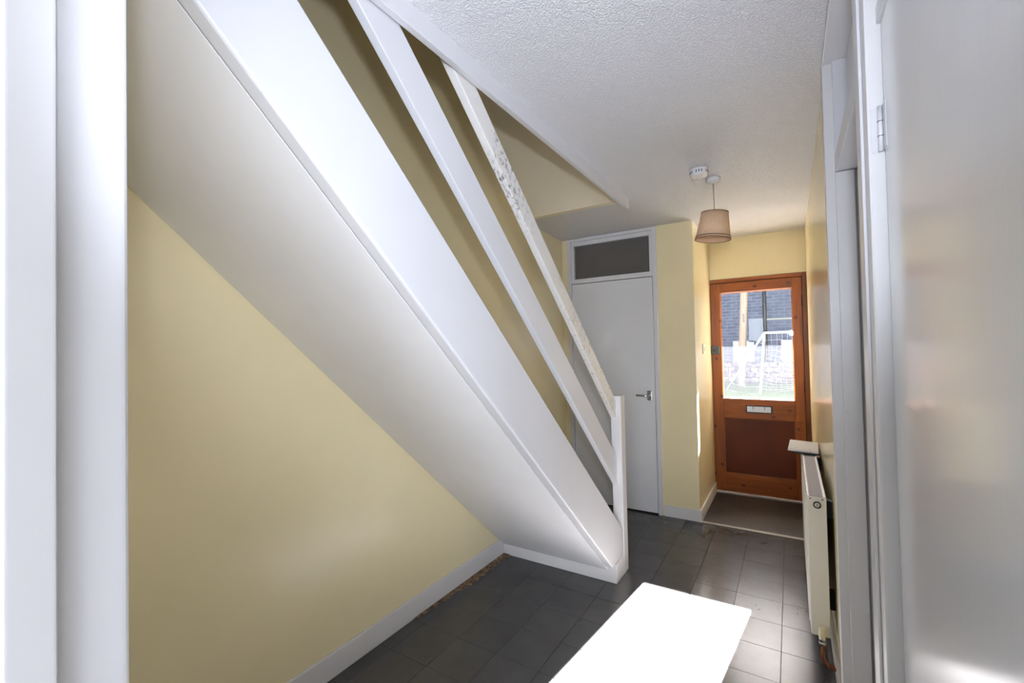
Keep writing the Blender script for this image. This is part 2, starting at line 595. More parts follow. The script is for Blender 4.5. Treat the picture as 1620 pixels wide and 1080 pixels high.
# ---------------------------------------------------------------- setting: ceiling
c = B()
c.box(-0.93, 1.8, REAR, YW, CE, 2.66)
c.box(XL - 0.2, XR + 0.25, YW + 0.05, YD + 0.1, CE, 2.66)
c.box(-0.93, XR + 0.25, YW, YW + 0.05, CE, 2.66)
c.box(-2.3, -0.93, REAR, -0.02, CE, 2.66)
struct(c.build('ceiling', 'ceiling'), 'white stippled ceiling of the hall')
struct(box('ceiling_upper', 'cream', XL - 0.2, -0.8, -1.3, YW + 0.1, UP, UP + 0.1), 'ceiling over the stairwell')
tw = B().box(-0.935, XS, -0.02, YW + 0.012, 2.350, 2.66, 0.004)
struct(tw.build('trim_2', 'white'), 'white board along the edge of the stairwell opening')

# ---------------------------------------------------------------- setting: walls
w_l = B()
w_l.poly([(XL, 0.05, -0.1), (XL, 2.6, -0.1), (-1.81, YC + 0.1, -0.1), (-1.95, YC + 0.1, -0.1), (-1.95, 0.05, -0.1)], (0, 0, CE + 0.1))
w_l.box(-1.95, XL, -1.3, 2.6, CE, UP)
w_l.poly([(XL, 2.6, CE), (-1.75, YW + 0.1, CE), (-1.95, YW + 0.1, CE), (-1.95, 2.6, CE)], (0, 0, UP - CE))
struct(w_l.build('wall_left', 'cream'), 'cream wall beside and under the stairs')
zb = lambda y: CE + 0.85 * (YW - y)
struct(B().poly([(-1.95, YW, CE), (-1.95, YW + 0.049, CE), (-1.95, 0.6, zb(0.6) + 0.06), (-1.95, 0.6, zb(0.6))], (1.019, 0, 0)).build('wall_stairwell_end', 'pale_cream'), 'cream sloping bulkhead over the foot of the stairs')
struct(box('wall_stairwell_right', 'cream', -0.93, -0.83, -1.3, YW + 0.1, 2.66, UP), 'wall of the landing above the hall')
struct(box('wall_landing', 'cream', -1.95, -0.83, -1.4, -1.3, 2.4, UP), 'wall at the top of the stairs')

# far wall around the cupboard, and the porch side wall
CF0, CF1 = -1.745, -0.93
w_f = B()
w_f.box(CF1, XP - 0.001, YC + 0.02, YC + 0.12, 0, CE)
w_f.box(-1.9, CF0, YC + 0.02, YC + 0.12, 0, CE)
w_f.box(CF1, XP, YC, YC + 0.02, 0, CE)
w_f.box(-1.9, CF0, YC + 0.005, YC + 0.02, 0, CE)
struct(w_f.build('wall_far', 'cream'), 'cream wall between the cupboard and the porch')
struct(box('wall_porch', 'cream', XP - 0.12, XP, YC + 0.0202, YD + 0.1, 0, CE), 'cream side wall of the porch with a light switch')
w_d = B()
w_d.box(XP - 0.12, XR + 0.2, YD - 0.02, YD + 0.10, 2.035, CE)
w_d.box(XP - 0.3, XP - 0.035, YD - 0.02, YD + 0.10, -0.1, 2.035)
struct(w_d.build('wall_front', 'cream'), 'cream wall above the front door')
w_h = B()                                          # the house front as seen from outside
w_h.box(-6, -0.72, YD + 0.10, YD + 0.30, -0.2, 5)
w_h.box(0.20, 5, YD + 0.10, YD + 0.30, -0.2, 5)
w_h.box(-0.72, 0.20, YD + 0.10, YD + 0.30, 2.04, 5)
struct(w_h.build('wall_outer', 'path'), 'outer wall of the house front')

w_r = B()
w_r.box(XR, XR + 0.12, 1.967, YD + 0.1, 0, CE)
w_r.box(XR, 1.8, 0.085, 0.22, 0, CE)
struct(w_r.build('wall_right', 'cream'), 'glossy cream wall behind the radiator')

# end wall of the hall next to the camera, and the room behind the camera
w_e = B()
w_e.box(-1.95, -0.96, 0.085, 0.195, 0, 2.18)
w_e.box(-0.96, -0.69, 0.085, 0.195, 0, CE)
struct(w_e.build('wall_near', 'cream'), 'cream end wall beside the camera')
WX0, WX1 = 0.15, 1.6
w_b = B()
w_b.box(-2.3, WX0, REAR - 0.1, REAR, 0, CE)
w_b.box(WX1, 1.8, REAR - 0.1, REAR, 0, CE)
w_b.box(WX0, WX1, REAR - 0.1, REAR, 0, 0.92)
w_b.box(WX0, WX1, REAR - 0.1, REAR, 2.08, CE)
w_b.box(-2.3, -2.2, REAR, 0.1, 0, CE)
w_b.box(1.7, 1.8, REAR, 0.085, 0, CE)
w_b.box(-2.3, -1.95, 0.085, 0.195, 0, CE)
struct(w_b.build('wall_rear', 'rear_white'), 'walls of the room behind the camera')
wn = B()
wn.box(WX0, WX0 + 0.06, REAR - 0.08, REAR - 0.02, 0.92, 2.08)
wn.box(WX1 - 0.06, WX1, REAR - 0.08, REAR - 0.02, 0.92, 2.08)
wn.box(WX0 + 0.06, WX1 - 0.06, REAR - 0.08, REAR - 0.02, 0.92, 0.98)
wn.box(WX0 + 0.06, WX1 - 0.06, REAR - 0.08, REAR - 0.02, 2.02, 2.08)
wo_ = struct(wn.build('added_window_1', 'white'), 'unseen window added behind the camera for the fill light')  # added, unseen; placed where its fill light suits the hall
box('pane', 'glass', WX0 + 0.06, WX1 - 0.06, REAR - 0.055, REAR - 0.049, 0.98, 2.02, wo_)

# skirting boards
def skirt(name, shape, label):
    return struct(shape.build(name, 'white_worn'), label)
skirt('baseboard_left', B().box(XL, XL + 0.013, 0.2, 2.566, 0, 0.108, 0.004), 'white skirting board along the wall under the stairs')
skirt('baseboard_far', B().box(CF1 + 0.012, XP + 0.012, YC - 0.014, YC, 0, 0.092, 0.003), 'white skirting board between the cupboard and the porch')
skirt('baseboard_porch', B().box(XP, XP + 0.014, YC - 0.0138, YD - 0.03, 0, 0.092, 0.003), 'white skirting board along the porch side wall')
skirt('baseboard_right', B().box(XR - 0.014, XR, 1.975, YD - 0.03, 0, 0.092, 0.003), 'white skirting board behind the radiator')

# ---------------------------------------------------------------- cupboard (door_1)
d1 = struct(empty('door_1', ((CF0 + CF1) / 2, YC, 0)), 'white flush cupboard door with a dark fanlight above')
FY0, FY1 = YC - 0.016, YC + 0.09
box('frame_stile', 'white', CF0, CF0 + 0.036, FY0, FY1, 0, CE - 0.002, d1, 0.004)
box('frame_stile', 'white', CF1 - 0.036, CF1, FY0, FY1, 0, CE - 0.002, d1, 0.004)
box('frame_head', 'white', CF0 + 0.036, CF1 - 0.036, FY0, FY1, CE - 0.03, CE - 0.002, d1, 0.004)
box('fanlight_bead', 'white', CF0 + 0.036, CF1 - 0.036, FY0 + 0.012, FY1, CE - 0.068, CE - 0.03, d1, 0.004)
box('fanlight_bead', 'white', CF0 + 0.036, CF0 + 0.062, FY0 + 0.012, FY1, 2.04, CE - 0.068, d1, 0.004)
box('fanlight_bead', 'white', CF1 - 0.062, CF1 - 0.036, FY0 + 0.012, FY1, 2.04, CE - 0.068, d1, 0.004)
box('transom_rail', 'white', CF0 + 0.036, CF1 - 0.036, FY0 + 0.004, FY1, 1.998, 2.04, d1, 0.004)
pn = box('fanlight_pane', 'shade_grey_glass', CF0 + 0.055, CF1 - 0.055, YC + 0.026, YC + 0.032, 2.03, CE - 0.06, d1)
pn['label'] = 'fanlight glass with the dark cupboard behind painted in'
lf = box('door_leaf', 'door_white', CF0 + 0.040, CF1 - 0.040, FY0 + 0.006, FY0 + 0.046, 0.012, 1.993, d1, 0.002)
hx, hz = CF1 - 0.085, 0.992
h = box('handle_plate', 'chrome', hx - 0.02, hx + 0.02, FY0 - 0.001, FY0 + 0.006, hz - 0.04, hz + 0.04, lf, 0.006)
h['label'] = 'brushed metal handle plate'
B().tube([(hx, FY0, hz), (hx, FY0 - 0.034, hz), (hx - 0.012, FY0 - 0.045, hz), (hx - 0.1, FY0 - 0.047, hz + 0.003)], [0.010, 0.009, 0.009, 0.0075], 12).build('lever_handle', 'chrome', lf)
# near-black sheets stand in for the shade inside the cupboard
cb = B()
cb.box(CF0, CF1, YC + 0.6, YC + 0.62, 0, CE)
cb.box(CF0, CF1, YC + 0.095, YC + 0.10, 0, CE)
cb.build('cupboard_dark_sheets', 'dark', d1)

# ---------------------------------------------------------------- front door (door_2)
d2 = struct(empty('door_2', ((XP + XR) / 2, YD, 0)), 'varnished pine front door with a large dusty pane')
DX0, DX1, DZ = -0.645, 0.098, 1.995
FW = 'wood_frame'
box('frame_post', FW, -0.682, DX0 - 0.003, YD - 0.035, YD + 0.06, 0, 2.03, d2, 0.003)
box('frame_post', FW, DX1 + 0.003, 0.136, YD - 0.035, YD + 0.06, 0, 2.03, d2, 0.003)
box('frame_head', 'wood_x', DX0 - 0.003, DX1 + 0.003, YD - 0.035, YD + 0.06, DZ + 0.003, 2.03, d2, 0.003)
gx0, gx1, gz0, gz1 = -0.558, 0.026, 0.90, 1.903
px0, px1, pz0, pz1 = -0.551, 0.040, 0.188, 0.723
dy0, dy1 = YD - 0.022, YD + 0.022
box('stile', 'wood_z', DX0, gx0, dy0, dy1, 0.02, DZ, d2, 0.003)
box('stile', 'wood_z', gx1, DX1, dy0, dy1, 0.02, DZ, d2, 0.003)
box('top_rail', 'wood_x', gx0, gx1, dy0, dy1, gz1, DZ, d2, 0.003)
mr = box('lock_rail', 'wood_x', gx0, gx1, dy0, dy1, pz1, gz0, d2, 0.003)
box('bottom_rail', 'wood_x', gx0, gx1, dy0, dy1, 0.02, pz0, d2, 0.003)
box('lower_panel', 'wood_panel', gx0 - 0.005, gx1 + 0.005, YD - 0.006, YD + 0.006, pz0 - 0.005, pz1 + 0.005, d2)
for a in ((gx0, gx1, pz1 - 0.012, pz1), (gx0, gx1, pz0, pz0 + 0.012), (gx0, gx0 + 0.012, pz0, pz1), (gx1 - 0.012, gx1, pz0, pz1)):
    box('panel_bead', 'wood_x', a[0], a[1], YD - 0.016, YD - 0.006, a[2], a[3], d2, 0.003)
for a in ((gx0, gx1, gz1 - 0.008, gz1), (gx0, gx1, gz0, gz0 + 0.008), (gx0, gx0 + 0.008, gz0, gz1), (gx1 - 0.008, gx1, gz0, gz1)):
    box('glazing_bead', 'wood_x', a[0], a[1], YD + 0.006, YD + 0.018, a[2], a[3], d2, 0.002)
gp = B()
gp.bm.faces.new([gp.bm.verts.new(p) for p in ((gx0 - 0.004, YD, gz0 - 0.004), (gx1 + 0.004, YD, gz0 - 0.004), (gx1 + 0.004, YD, gz1 + 0.004), (gx0 - 0.004, YD, gz1 + 0.004))])
gp = gp.build('glass_pane', 'dusty_glass', d2)
gp['label'] = 'dusty clear door pane'
# letter plate
lp = box('letter_plate_surround', 'iron', -0.366, -0.152, dy0 - 0.005, dy0 + 0.002, 0.772, 0.842, mr, 0.002)
box('letter_flap', 'chrome', -0.355, -0.163, dy0 - 0.009, dy0 - 0.005, 0.781, 0.833, mr, 0.0015)
box('letter_flap_hinge', 'iron', -0.215, -0.210, dy0 - 0.011, dy0 - 0.009, 0.806, 0.833, mr)
box('letter_flap_hinge', 'iron', -0.308, -0.303, dy0 - 0.011, dy0 - 0.009, 0.806, 0.833, mr)
# night latch
lk = B().box(-0.644, -0.574, dy0 - 0.032, dy0 + 0.002, 1.318, 1.398, 0.006).build('night_latch', 'latch', d2)
B().tube([(-0.615, dy0 - 0.030, 1.358), (-0.615, dy0 - 0.052, 1.358)], 0.014, 16).build('latch_knob', 'iron', lk)
B().tube([(-0.588, dy0 - 0.030, 1.375), (-0.588, dy0 - 0.040, 1.375)], 0.006, 12).build('snib', 'iron', lk)
box('latch_keep', 'iron', -0.672, -0.648, YD - 0.055, YD - 0.034, 1.325, 1.392, d2, 0.003)
for z in (1.78, 1.03, 0.26):
    B().tube([(DX1 + 0.002, dy0 - 0.006, z - 0.05), (DX1 + 0.002, dy0 - 0.006, z + 0.05)], 0.006, 10).build('hinge', 'iron', d2)
for a, c_ in ((DX0 - 0.004, DX0 + 0.012), (DX1 - 0.012, DX1 + 0.004)):
    box('frame_rebate', FW, a, c_, dy1 + 0.001, YD + 0.058, 0.018, 2.0, d2)
box('frame_rebate', FW, DX0 + 0.012, DX1 - 0.012, dy1 + 0.001, YD + 0.058, DZ - 0.012, DZ + 0.004, d2)
box('weather_sill', 'aluminium', DX0, DX1, YD - 0.04, YD + 0.05, 0.001, 0.017, d2, 0.003)

# ---------------------------------------------------------------- doorway in the right wall beside the radiator (door_3)
d3 = struct(empty('door_3', (0.2, 1.55, 0)), 'white closed door in a full height frame beside the radiator')
box('frame_stile', 'white_worn', 0.122, 0.28, 1.920, 1.967, 0, CE - 0.002, d3, 0.003)
box('door_stop', 'white_worn', 0.150, 0.203, 1.904, 1.920, 0, 1.995, d3, 0.002)
box('door_stop', 'white', 0.150, 0.203, 1.904, 1.920, 2.06, CE - 0.03, d3, 0.002)
box('transom_rail', 'white', 0.150, 0.28, 1.192, 1.920, 1.997, 2.06, d3, 0.003)
box('frame_head', 'white', 0.122, 0.28, 1.192, 1.920, CE - 0.03, CE - 0.002, d3, 0.003)
box('fanlight_panel', 'white', 0.190, 0.200, 1.192, 1.904, 2.06, CE - 0.03, d3)
box('door_leaf', 'door_white', 0.208, 0.248, 1.196, 1.898, 0.008, 1.990, d3, 0.002)
box('dark_gap_backing', 'dark', 0.25, 0.28, 1.192, 1.92, 0, 1.995, d3)  # near-black sheet so the gap beside the leaf reads as shade

# ---------------------------------------------------------------- near door in the right wall (door_4)
d4 = struct(empty('door_4', (0.18, 0.66, 0)), 'glossy white flush door close to the camera with a painted hinge')
box('frame_stile', 'white_worn', XR, 0.28, 1.083, 1.190, 0, CE - 0.002, d4, 0.004)
box('stile_bead', 'white', XR - 0.006, XR, 1.125, 1.183, 0, CE - 0.002, d4, 0.003)
box('frame_stile', 'white', XR, 0.28, 0.22, 0.262, 0, CE - 0.002, d4, 0.004)
box('over_panel', 'white', 0.165, 0.18, 0.262, 1.083, 2.03, CE - 0.03, d4)
box('frame_head', 'white', XR, 0.28, 0.262, 1.083, CE - 0.03, CE - 0.002, d4, 0.003)
box('transom_rail', 'white', 0.155, 0.28, 0.262, 1.083, 2.005, 2.04, d4, 0.003)
nl = box('door_leaf', 'door_white', 0.160, 0.200, 0.266, 1.070, 0.008, 2.000, d4, 0.006, 3)
for z in (1.803, 0.25):
    hg = B()
    hg.tube([(0.1555, 1.0765, z - 0.043), (0.1555, 1.0765, z + 0.043)], 0.0040, 14)
    hg.box(0.1420, 0.1560, 1.0822, 1.0836, z - 0.043, z + 0.043, 0.0004, 1)
    hg.box(0.1592, 0.1604, 1.048, 1.074, z - 0.043, z + 0.043, 0.0004, 1)
    hg.build('hinge', 'white', d4)
    for q in (-0.014, 0.014):
        box('hinge_joint', 'dark', 0.1513, 0.1597, 1.0723, 1.0807, z + q - 0.0004, z + q + 0.0004, d4)

# ---------------------------------------------------------------- opening the camera stands in: left jamb
tj = B().box(-0.70, -0.65, 0.085, 0.200, 0, CE - 0.001, 0.007, 4)
tj = struct(tj.build('trim_3', 'white'), 'white door lining at the left edge of the view')
box('door_stop', 'white', -0.651, -0.637, 0.100, 0.1375, 0, CE - 0.001, tj, 0.003, 3)
box('architrave', 'white', -0.76, -0.70, 0.195, 0.206, 0, CE - 0.001, tj, 0.003)

# ---------------------------------------------------------------- staircase
SL = 0.9116
zlow = lambda y: 2.056 - SL * (y - 0.379)
ztop = lambda y: 2.193 - 0.9045 * (y - 0.583)
zsof = lambda y: 1.941 - 0.9135 * (y - 0.514)
NY = 2.706
sr = tag(empty('staircase', (-1.3, NY, 0)), 'white painted staircase with open rails rising along the left wall', 'staircase')
y_up = -0.02
sg = B().poly([(XS, 2.505, 0.118), (XS, NY, 0.118), (XS, NY, ztop(NY)), (XS, y_up, ztop(y_up)), (XS, y_up, zlow(y_up))], (-0.048, 0, 0), 0.009, 4)
sg.build('stringer', 'white', sr)
nrm = Vector((0, SL, 1)).normalized()
def slope_box(y0, y1, zf, dz0, dz1, xa, xb, bev):
    return B().poly([(xa, y0, zf(y0) + dz0), (xa, y1, zf(y1) + dz0), (xa, y1, zf(y1) + dz1), (xa, y0, zf(y0) + dz1)], (xb - xa, 0, 0), bev)
slope_box(0.0, 2.565, zsof, 0.0, 0.014, XL + 0.002, XS - 0.0545, 0.001).build('soffit_panel', 'soffit', sr)
slope_box(0.0, 2.60, zsof, 0.016, 0.26, XL + 0.001, XL + 0.028, 0.002).build('wall_string', 'white', sr)
RISE = 2.655 / 13
GO = RISE / 0.9045
for k in range(1, 13):
    z = RISE * k
    yn = 0.583 + (2.193 - 0.05 - z) / 0.9045
    box('tread', 'white_worn', XL + 0.028, XS - 0.048, yn - GO - 0.012, yn + 0.018, z - 0.022, z, sr, 0.003)
    box('riser', 'white', XL + 0.028, XS - 0.048, yn - 0.012, yn, z - RISE + 0.001, z - 0.022, sr)
# base boards closing the foot of the stairs
box('foot_board', 'white_worn', XL + 0.013, XS + 0.002, 2.563, 2.580, 0, 0.114, sr, 0.003)
B().poly([(XS + 0.002, 2.576, 0), (XS + 0.002, NY, 0), (XS + 0.002, NY, 0.128), (XS + 0.002, 2.60, 0.110), (XS + 0.002, 2.576, 0.112)], (-0.016, 0, 0), 0.002).build('foot_board', 'white_worn', sr)
# newel
nw = B().box(-0.972, XS + 0.004, NY, NY + 0.076, 0, 1.098, 0.004, 3).build('newel_post', 'white_worn', sr)
# rails
mlow = lambda y: 2.114 - 0.922 * (y - 1.0)
mtop = lambda y: 2.280 - 0.915 * (y - 1.0)
B().poly([(-0.940, 0.45, mlow(0.45)), (-0.940, NY + 0.004, mlow(NY + 0.004)), (-0.940, NY + 0.004, mtop(NY + 0.004)), (-0.940, 0.45, mtop(0.45))], (-0.030, 0, 0), 0.003, 3).build('middle_rail', 'white', sr)
tlow = lambda y: 2.230 - 0.905 * (y - 1.3)
ttop = lambda y: 2.343 - 0.905 * (y - 1.3)
hr_ = B().poly([(-0.938, 0.8, tlow(0.8)), (-0.938, NY + 0.004, tlow(NY + 0.004)), (-0.938, NY + 0.004, ttop(NY + 0.004)), (-0.938, 0.8, ttop(0.8))], (-0.034, 0, 0), 0.004, 3).build('handrail', 'rail_worn', sr)
hr_['label'] = 'worn mould-spotted handrail'

# ---------------------------------------------------------------- radiator
rx0, rx1, ry0, ry1, rz0, rz1 = 0.043, 0.112, 2.30, 3.46, 0.155, 0.747
rd = tag(empty('radiator', ((rx0 + rx1) / 2, (ry0 + ry1) / 2, rz0)), 'cream panel radiator with a grey top grille on the right wall', 'radiator')
box('front_panel', 'radiator', rx0, rx0 + 0.012, ry0 + 0.004, ry1, rz0, rz1 - 0.004, rd, 0.004)
for k in range(32):
    y = ry0 + 0.05 + k * 0.0345
    box('flute', 'radiator', rx0 - 0.004, rx0 + 0.002, y, y + 0.018, rz0 + 0.03, rz1 - 0.05, rd, 0.002, 1)
box('back_panel', 'radiator', rx1 - 0.012, rx1, ry0 + 0.004, ry1, rz0, rz1 - 0.004, rd, 0.004)
ep = box('end_cover', 'radiator', rx0 + 0.001, rx1 - 0.001, ry0, ry0 + 0.006, rz0 + 0.002, rz1 - 0.002, rd, 0.0025)
box('end_cover', 'radiator', rx0 + 0.001, rx1 - 0.001, ry1 - 0.006, ry1, rz0 + 0.002, rz1 - 0.002, rd, 0.0025)
gr = box('top_grille', 'grille', rx0 + 0.010, rx1 - 0.010, ry0 + 0.004, ry1 - 0.004, rz1 - 0.008, rz1 - 0.003, rd)
for k in range(9):
    x = rx0 + 0.014 + k * 0.0052
    box('grille_bar', 'grille', x - 0.0013, x + 0.0013, ry0 + 0.006, ry1 - 0.006, rz1 - 0.004, rz1 - 0.0005, gr)
box('top_rail', 'chrome', rx0 + 0.001, rx0 + 0.011, ry0 + 0.002, ry1, rz1 - 0.006, rz1 + 0.001, rd, 0.0025)
box('top_rail', 'chrome', rx1 - 0.011, rx1 - 0.001, ry0 + 0.002, ry1, rz1 - 0.006, rz1 + 0.001, rd, 0.0025)
R90 = Matrix.Rotation(math.radians(90), 3, 'X')      # local z points to -y
pc = (0.0785, ry0, 0.712)
pl = B().lathe([(0.0, 0.003), (0.011, 0.003), (0.0125, 0.0)], pc, 24, R90).build('blanking_plug', 'radiator', rd)
B().lathe([(0.010, 0.0), (0.010, 0.005), (0.0145, 0.005), (0.0145, 0.0)], pc, 24, R90, True).build('plug_ring', 'iron', rd)
B().tube([(pc[0], ry0 - 0.0025, pc[2]), (pc[0], ry0 - 0.0036, pc[2])], 0.0026, 10).build('plug_socket', 'iron', pl)
for x in (rx0 + 0.012, rx1 - 0.014):
    box('cover_clip', 'iron', x - 0.004, x + 0.004, ry0 - 0.0012, ry0 + 0.001, rz1 - 0.012, rz1 - 0.0085, rd)
B().lathe([(0.0, 0.005), (0.004, 0.004), (0.006, 0.0)], (rx0 + 0.020, 2.86, rz1 - 0.001), 14).build('bleed_screw', 'chrome', rd)
# wall brackets
for y in (2.42, 3.3):
    for z in (0.22, 0.62):
        box('wall_bracket', 'iron', rx1 + 0.0005, XR - 0.0005, y, y + 0.03, z, z + 0.08, rd)
# valve and pipe
vx = 0.080
va = B().tube([(vx, ry0 + 0.002, rz0 + 0.028), (vx, ry0 - 0.034, rz0 + 0.028)], 0.0095, 16).build('valve_union', 'chrome', rd)
B().lathe([(0.0, -0.020), (0.0115, -0.020), (0.0125, -0.008), (0.0115, 0.0), (0.0, 0.0)], (vx, ry0 - 0.036, rz0 + 0.022), 20).build('valve_body', 'chrome', rd)
B().lathe([(0.0125, -0.002), (0.0135, 0.010), (0.0125, 0.038), (0.009, 0.046), (0.0, 0.048)], (vx, ry0 - 0.036, rz0 + 0.018), 20).build('valve_cap', 'valve', rd)
B().lathe([(0.0, -0.006), (0.0135, -0.006), (0.0135, 0.006), (0.0, 0.006)], (vx, ry0 - 0.036, rz0 - 0.004), 6).build('valve_nut', 'chrome', rd)
pth = [(vx, ry0 - 0.036, rz0 - 0.004), (vx, ry0 - 0.036, 0.095), (vx + 0.002, ry0 - 0.038, 0.083), (vx + 0.008, ry0 - 0.042, 0.076), (vx + 0.022, ry0 - 0.048, 0.070), (XR - 0.016, ry0 - 0.058, 0.064)]
B().tube(pth, 0.0075, 14).build('copper_pipe', 'copper', rd)
B().lathe([(0.0095, -0.012), (0.0095, 0.012), (0.0075, 0.013)], (vx + 0.026, ry0 - 0.050, 0.069), 14, Matrix.Rotation(math.radians(80), 3, 'Y')).build('pipe_elbow', 'copper', rd)

# letters lying on the radiator
z0 = rz1 + 0.002
fdk = tag(empty('leaflet', (0.07, 3.27, z0)), 'dark folded leaflet under the white envelope on the radiator', 'leaflet')
B().poly([(0.005, 3.14, z0), (0.128, 3.13, z0), (0.13, 3.42, z0), (0.01, 3.43, z0)], (0, 0, 0.006), 0.001).build('cover', 'black', fdk)
B().poly([(0.008, 3.143, z0 + 0.0062), (0.126, 3.133, z0 + 0.0062), (0.127, 3.30, z0 + 0.0062), (0.011, 3.31, z0 + 0.0062)], (0, 0, 0.002)).build('inner_page', 'black', fdk)
z1 = z0 + 0.0085
ev = tag(empty('envelope', (0.05, 3.28, z1)), 'white envelope lying on top of the radiator', 'envelope')
B().poly([(-0.030, 3.17, z1), (0.122, 3.13, z1), (0.132, 3.40, z1 + 0.012), (-0.018, 3.44, z1 + 0.012)], (0, 0, 0.006), 0.001).build('body', 'paper', ev)
B().poly([(-0.028, 3.172, z1 + 0.0065), (0.055, 3.27, z1 + 0.0115), (0.120, 3.135, z1 + 0.0068)], (0, 0, 0.0008)).build('flap', 'paper', ev)
B().tube([(-0.028, 3.172, z1 + 0.0074), (0.020, 3.228, z1 + 0.0104)], 0.0007, 6).build('flap_crease', 'print', ev)
B().tube([(0.085, 3.142, z1 + 0.0078), (0.078, 3.205, z1 + 0.0100)], 0.0008, 6).build('printed_line', 'print', ev)

# ---------------------------------------------------------------- ceiling: smoke alarm and pendant lamp
sa = tag(empty('smoke_alarm', (-0.418, 2.735, CE)), 'white round smoke alarm on the ceiling beside the lamp', 'smoke alarm')
B().lathe([(0.0, -0.001), (0.052, -0.001), (0.053, -0.010), (0.0, -0.010)], (-0.418, 2.735, CE), 32).build('base_plate', 'plastic', sa)
hb = B().lathe([(0.050, -0.010), (0.050, -0.030), (0.046, -0.038), (0.030, -0.042), (0.0, -0.043)], (-0.418, 2.735, CE), 36).build('housing', 'plastic', sa)
for k in range(22):
    a = 2 * math.pi * k / 22
    if k % 4 == 3:
        continue
    p = Vector((-0.418 + 0.0498 * math.cos(a), 2.735 + 0.0498 * math.sin(a), CE - 0.021))
    t = Vector((-math.sin(a), math.cos(a), 0)) * 0.0022
    q = Vector((math.cos(a), math.sin(a), 0)) * 0.0012
    B().poly([p - t - q + Vector((0, 0, -0.007)), p + t - q + Vector((0, 0, -0.007)), p + t - q + Vector((0, 0, 0.007)), p - t - q + Vector((0, 0, 0.007))], q * 2).build('vent_slot', 'black', hb)

LX, LY = -0.369, 2.925
lm_ = tag(empty('pendant_lamp', (LX, LY, CE)), 'ceiling lamp with a tilted tan fabric shade on a thin cord', 'lamp')
B().lathe([(0.0, -0.001), (0.041, -0.001), (0.041, -0.012), (0.036, -0.022), (0.020, -0.026), (0.012, -0.034), (0.0, -0.034)], (LX, LY, CE), 32).build('ceiling_rose', 'plastic', lm_)
tilt = Matrix.Rotation(math.radians(5.5), 3, 'Y')
SZ = 2.205
B().tube([(LX, LY, CE - 0.03), (LX + 0.002, LY, SZ + 0.02), (LX + 0.003, LY, SZ - 0.03)], 0.0035, 8).build('cord', 'cord', lm_)
so_ = (LX + 0.004, LY, SZ)
sh = B().lathe([(0.076, 0.0), (0.100, -0.160), (0.0985, -0.160), (0.0745, 0.0)], so_, 40, tilt, True).build('shade', 'fabric', lm_)
B().lathe([(0.0770, 0.002), (0.0775, -0.004), (0.0740, -0.004), (0.0740, 0.002)], so_, 40, tilt, True).build('top_braid', 'fabric_trim', sh)
B().lathe([(0.0985, -0.144), (0.0998, -0.144), (0.1000, -0.149), (0.0985, -0.149)], so_, 40, tilt, True).build('braid', 'fabric_trim', sh)
B().lathe([(0.0992, -0.157), (0.1016, -0.157), (0.1018, -0.163), (0.0975, -0.163)], so_, 40, tilt, True).build('bottom_braid', 'fabric_trim', sh)
for k in range(3):
    a = 2 * math.pi * k / 3 + 0.4
    e1 = tilt @ Vector((0.075 * math.cos(a), 0.075 * math.sin(a), -0.003))
    B().tube([Vector(so_) + tilt @ Vector((0.02 * math.cos(a), 0.02 * math.sin(a), -0.03)), Vector(so_) + e1], 0.0013, 6).build('carrier_arm', 'chrome', lm_)
B().lathe([(0.0, 0.0), (0.012, 0.0), (0.020, -0.02), (0.020, -0.055), (0.015, -0.060), (0.0, -0.060)], (LX + 0.003, LY, SZ - 0.012), 20, tilt).build('lamp_holder', 'plastic', lm_)

# ---------------------------------------------------------------- light switch on the porch wall
ls = tag(empty('light_switch', (XP, 4.17, 1.375)), 'small white light switch on the porch side wall', 'switch')
box('plate', 'plastic', XP + 0.0005, XP + 0.009, 4.127, 4.213, 1.332, 1.418, ls, 0.002)
box('rocker', 'plastic', XP + 0.009, XP + 0.0135, 4.160, 4.180, 1.357, 1.393, ls, 0.002)

# ---------------------------------------------------------------- outdoors
struct(box('ground', 'lawn', -40, 40, YD + 6.5, 60, -0.3, -0.05), 'sunlit lawn in front of the house')
struct(box('path', 'path', -40, 40, YD + 0.06, YD + 6.5, -0.3, -0.055), 'pale paved path outside the front door')
# porch canopy over the front door
cp = tag(empty('door_canopy', (-0.3, YD + 0.3, 2.25)), 'flat canopy over the front door outside', 'canopy')
CZ = 2.30
proj_ = (CZ - 0.02 - 1.385) * 0.9076 / 0.4063 - 0.02
box('roof_slab', 'outdoor_white', -2.6, 3.2, YD + 0.30, YD + proj_, CZ, CZ + 0.14, cp, 0.01)
box('fascia', 'outdoor_white', -2.6, 3.2, YD + proj_, YD + proj_ + 0.02, CZ - 0.02, CZ + 0.16, cp, 0.003)

# house across the green
BY = 24.0
hs_ = tag(empty('house', (-1.5, BY, -0.05)), 'brick house with its blue-grey shade painted in, seen through the door pane', 'house')
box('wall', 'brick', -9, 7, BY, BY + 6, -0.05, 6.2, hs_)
B().poly([(-9.4, BY - 0.4, 6.1), (-9.4, BY + 6.4, 6.1), (-9.4, BY + 3, 8.6)], (16.8, 0, 0)).build('roof', 'iron', hs_)
B().tube([(-0.97, BY - 0.07, -0.05), (-0.97, BY - 0.07, 6.1)], 0.075, 10).build('downpipe', 'iron', hs_)
box('string_course', 'path', -0.9, 7, BY - 0.04, BY, 2.55, 2.62, hs_)
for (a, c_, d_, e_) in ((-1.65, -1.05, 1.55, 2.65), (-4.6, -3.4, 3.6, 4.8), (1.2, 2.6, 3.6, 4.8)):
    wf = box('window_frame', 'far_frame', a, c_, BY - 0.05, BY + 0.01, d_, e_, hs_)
    box('pane', 'out_glass', a + 0.08, c_ - 0.08, BY - 0.06, BY - 0.045, d_ + 0.08, e_ - 0.08, wf)
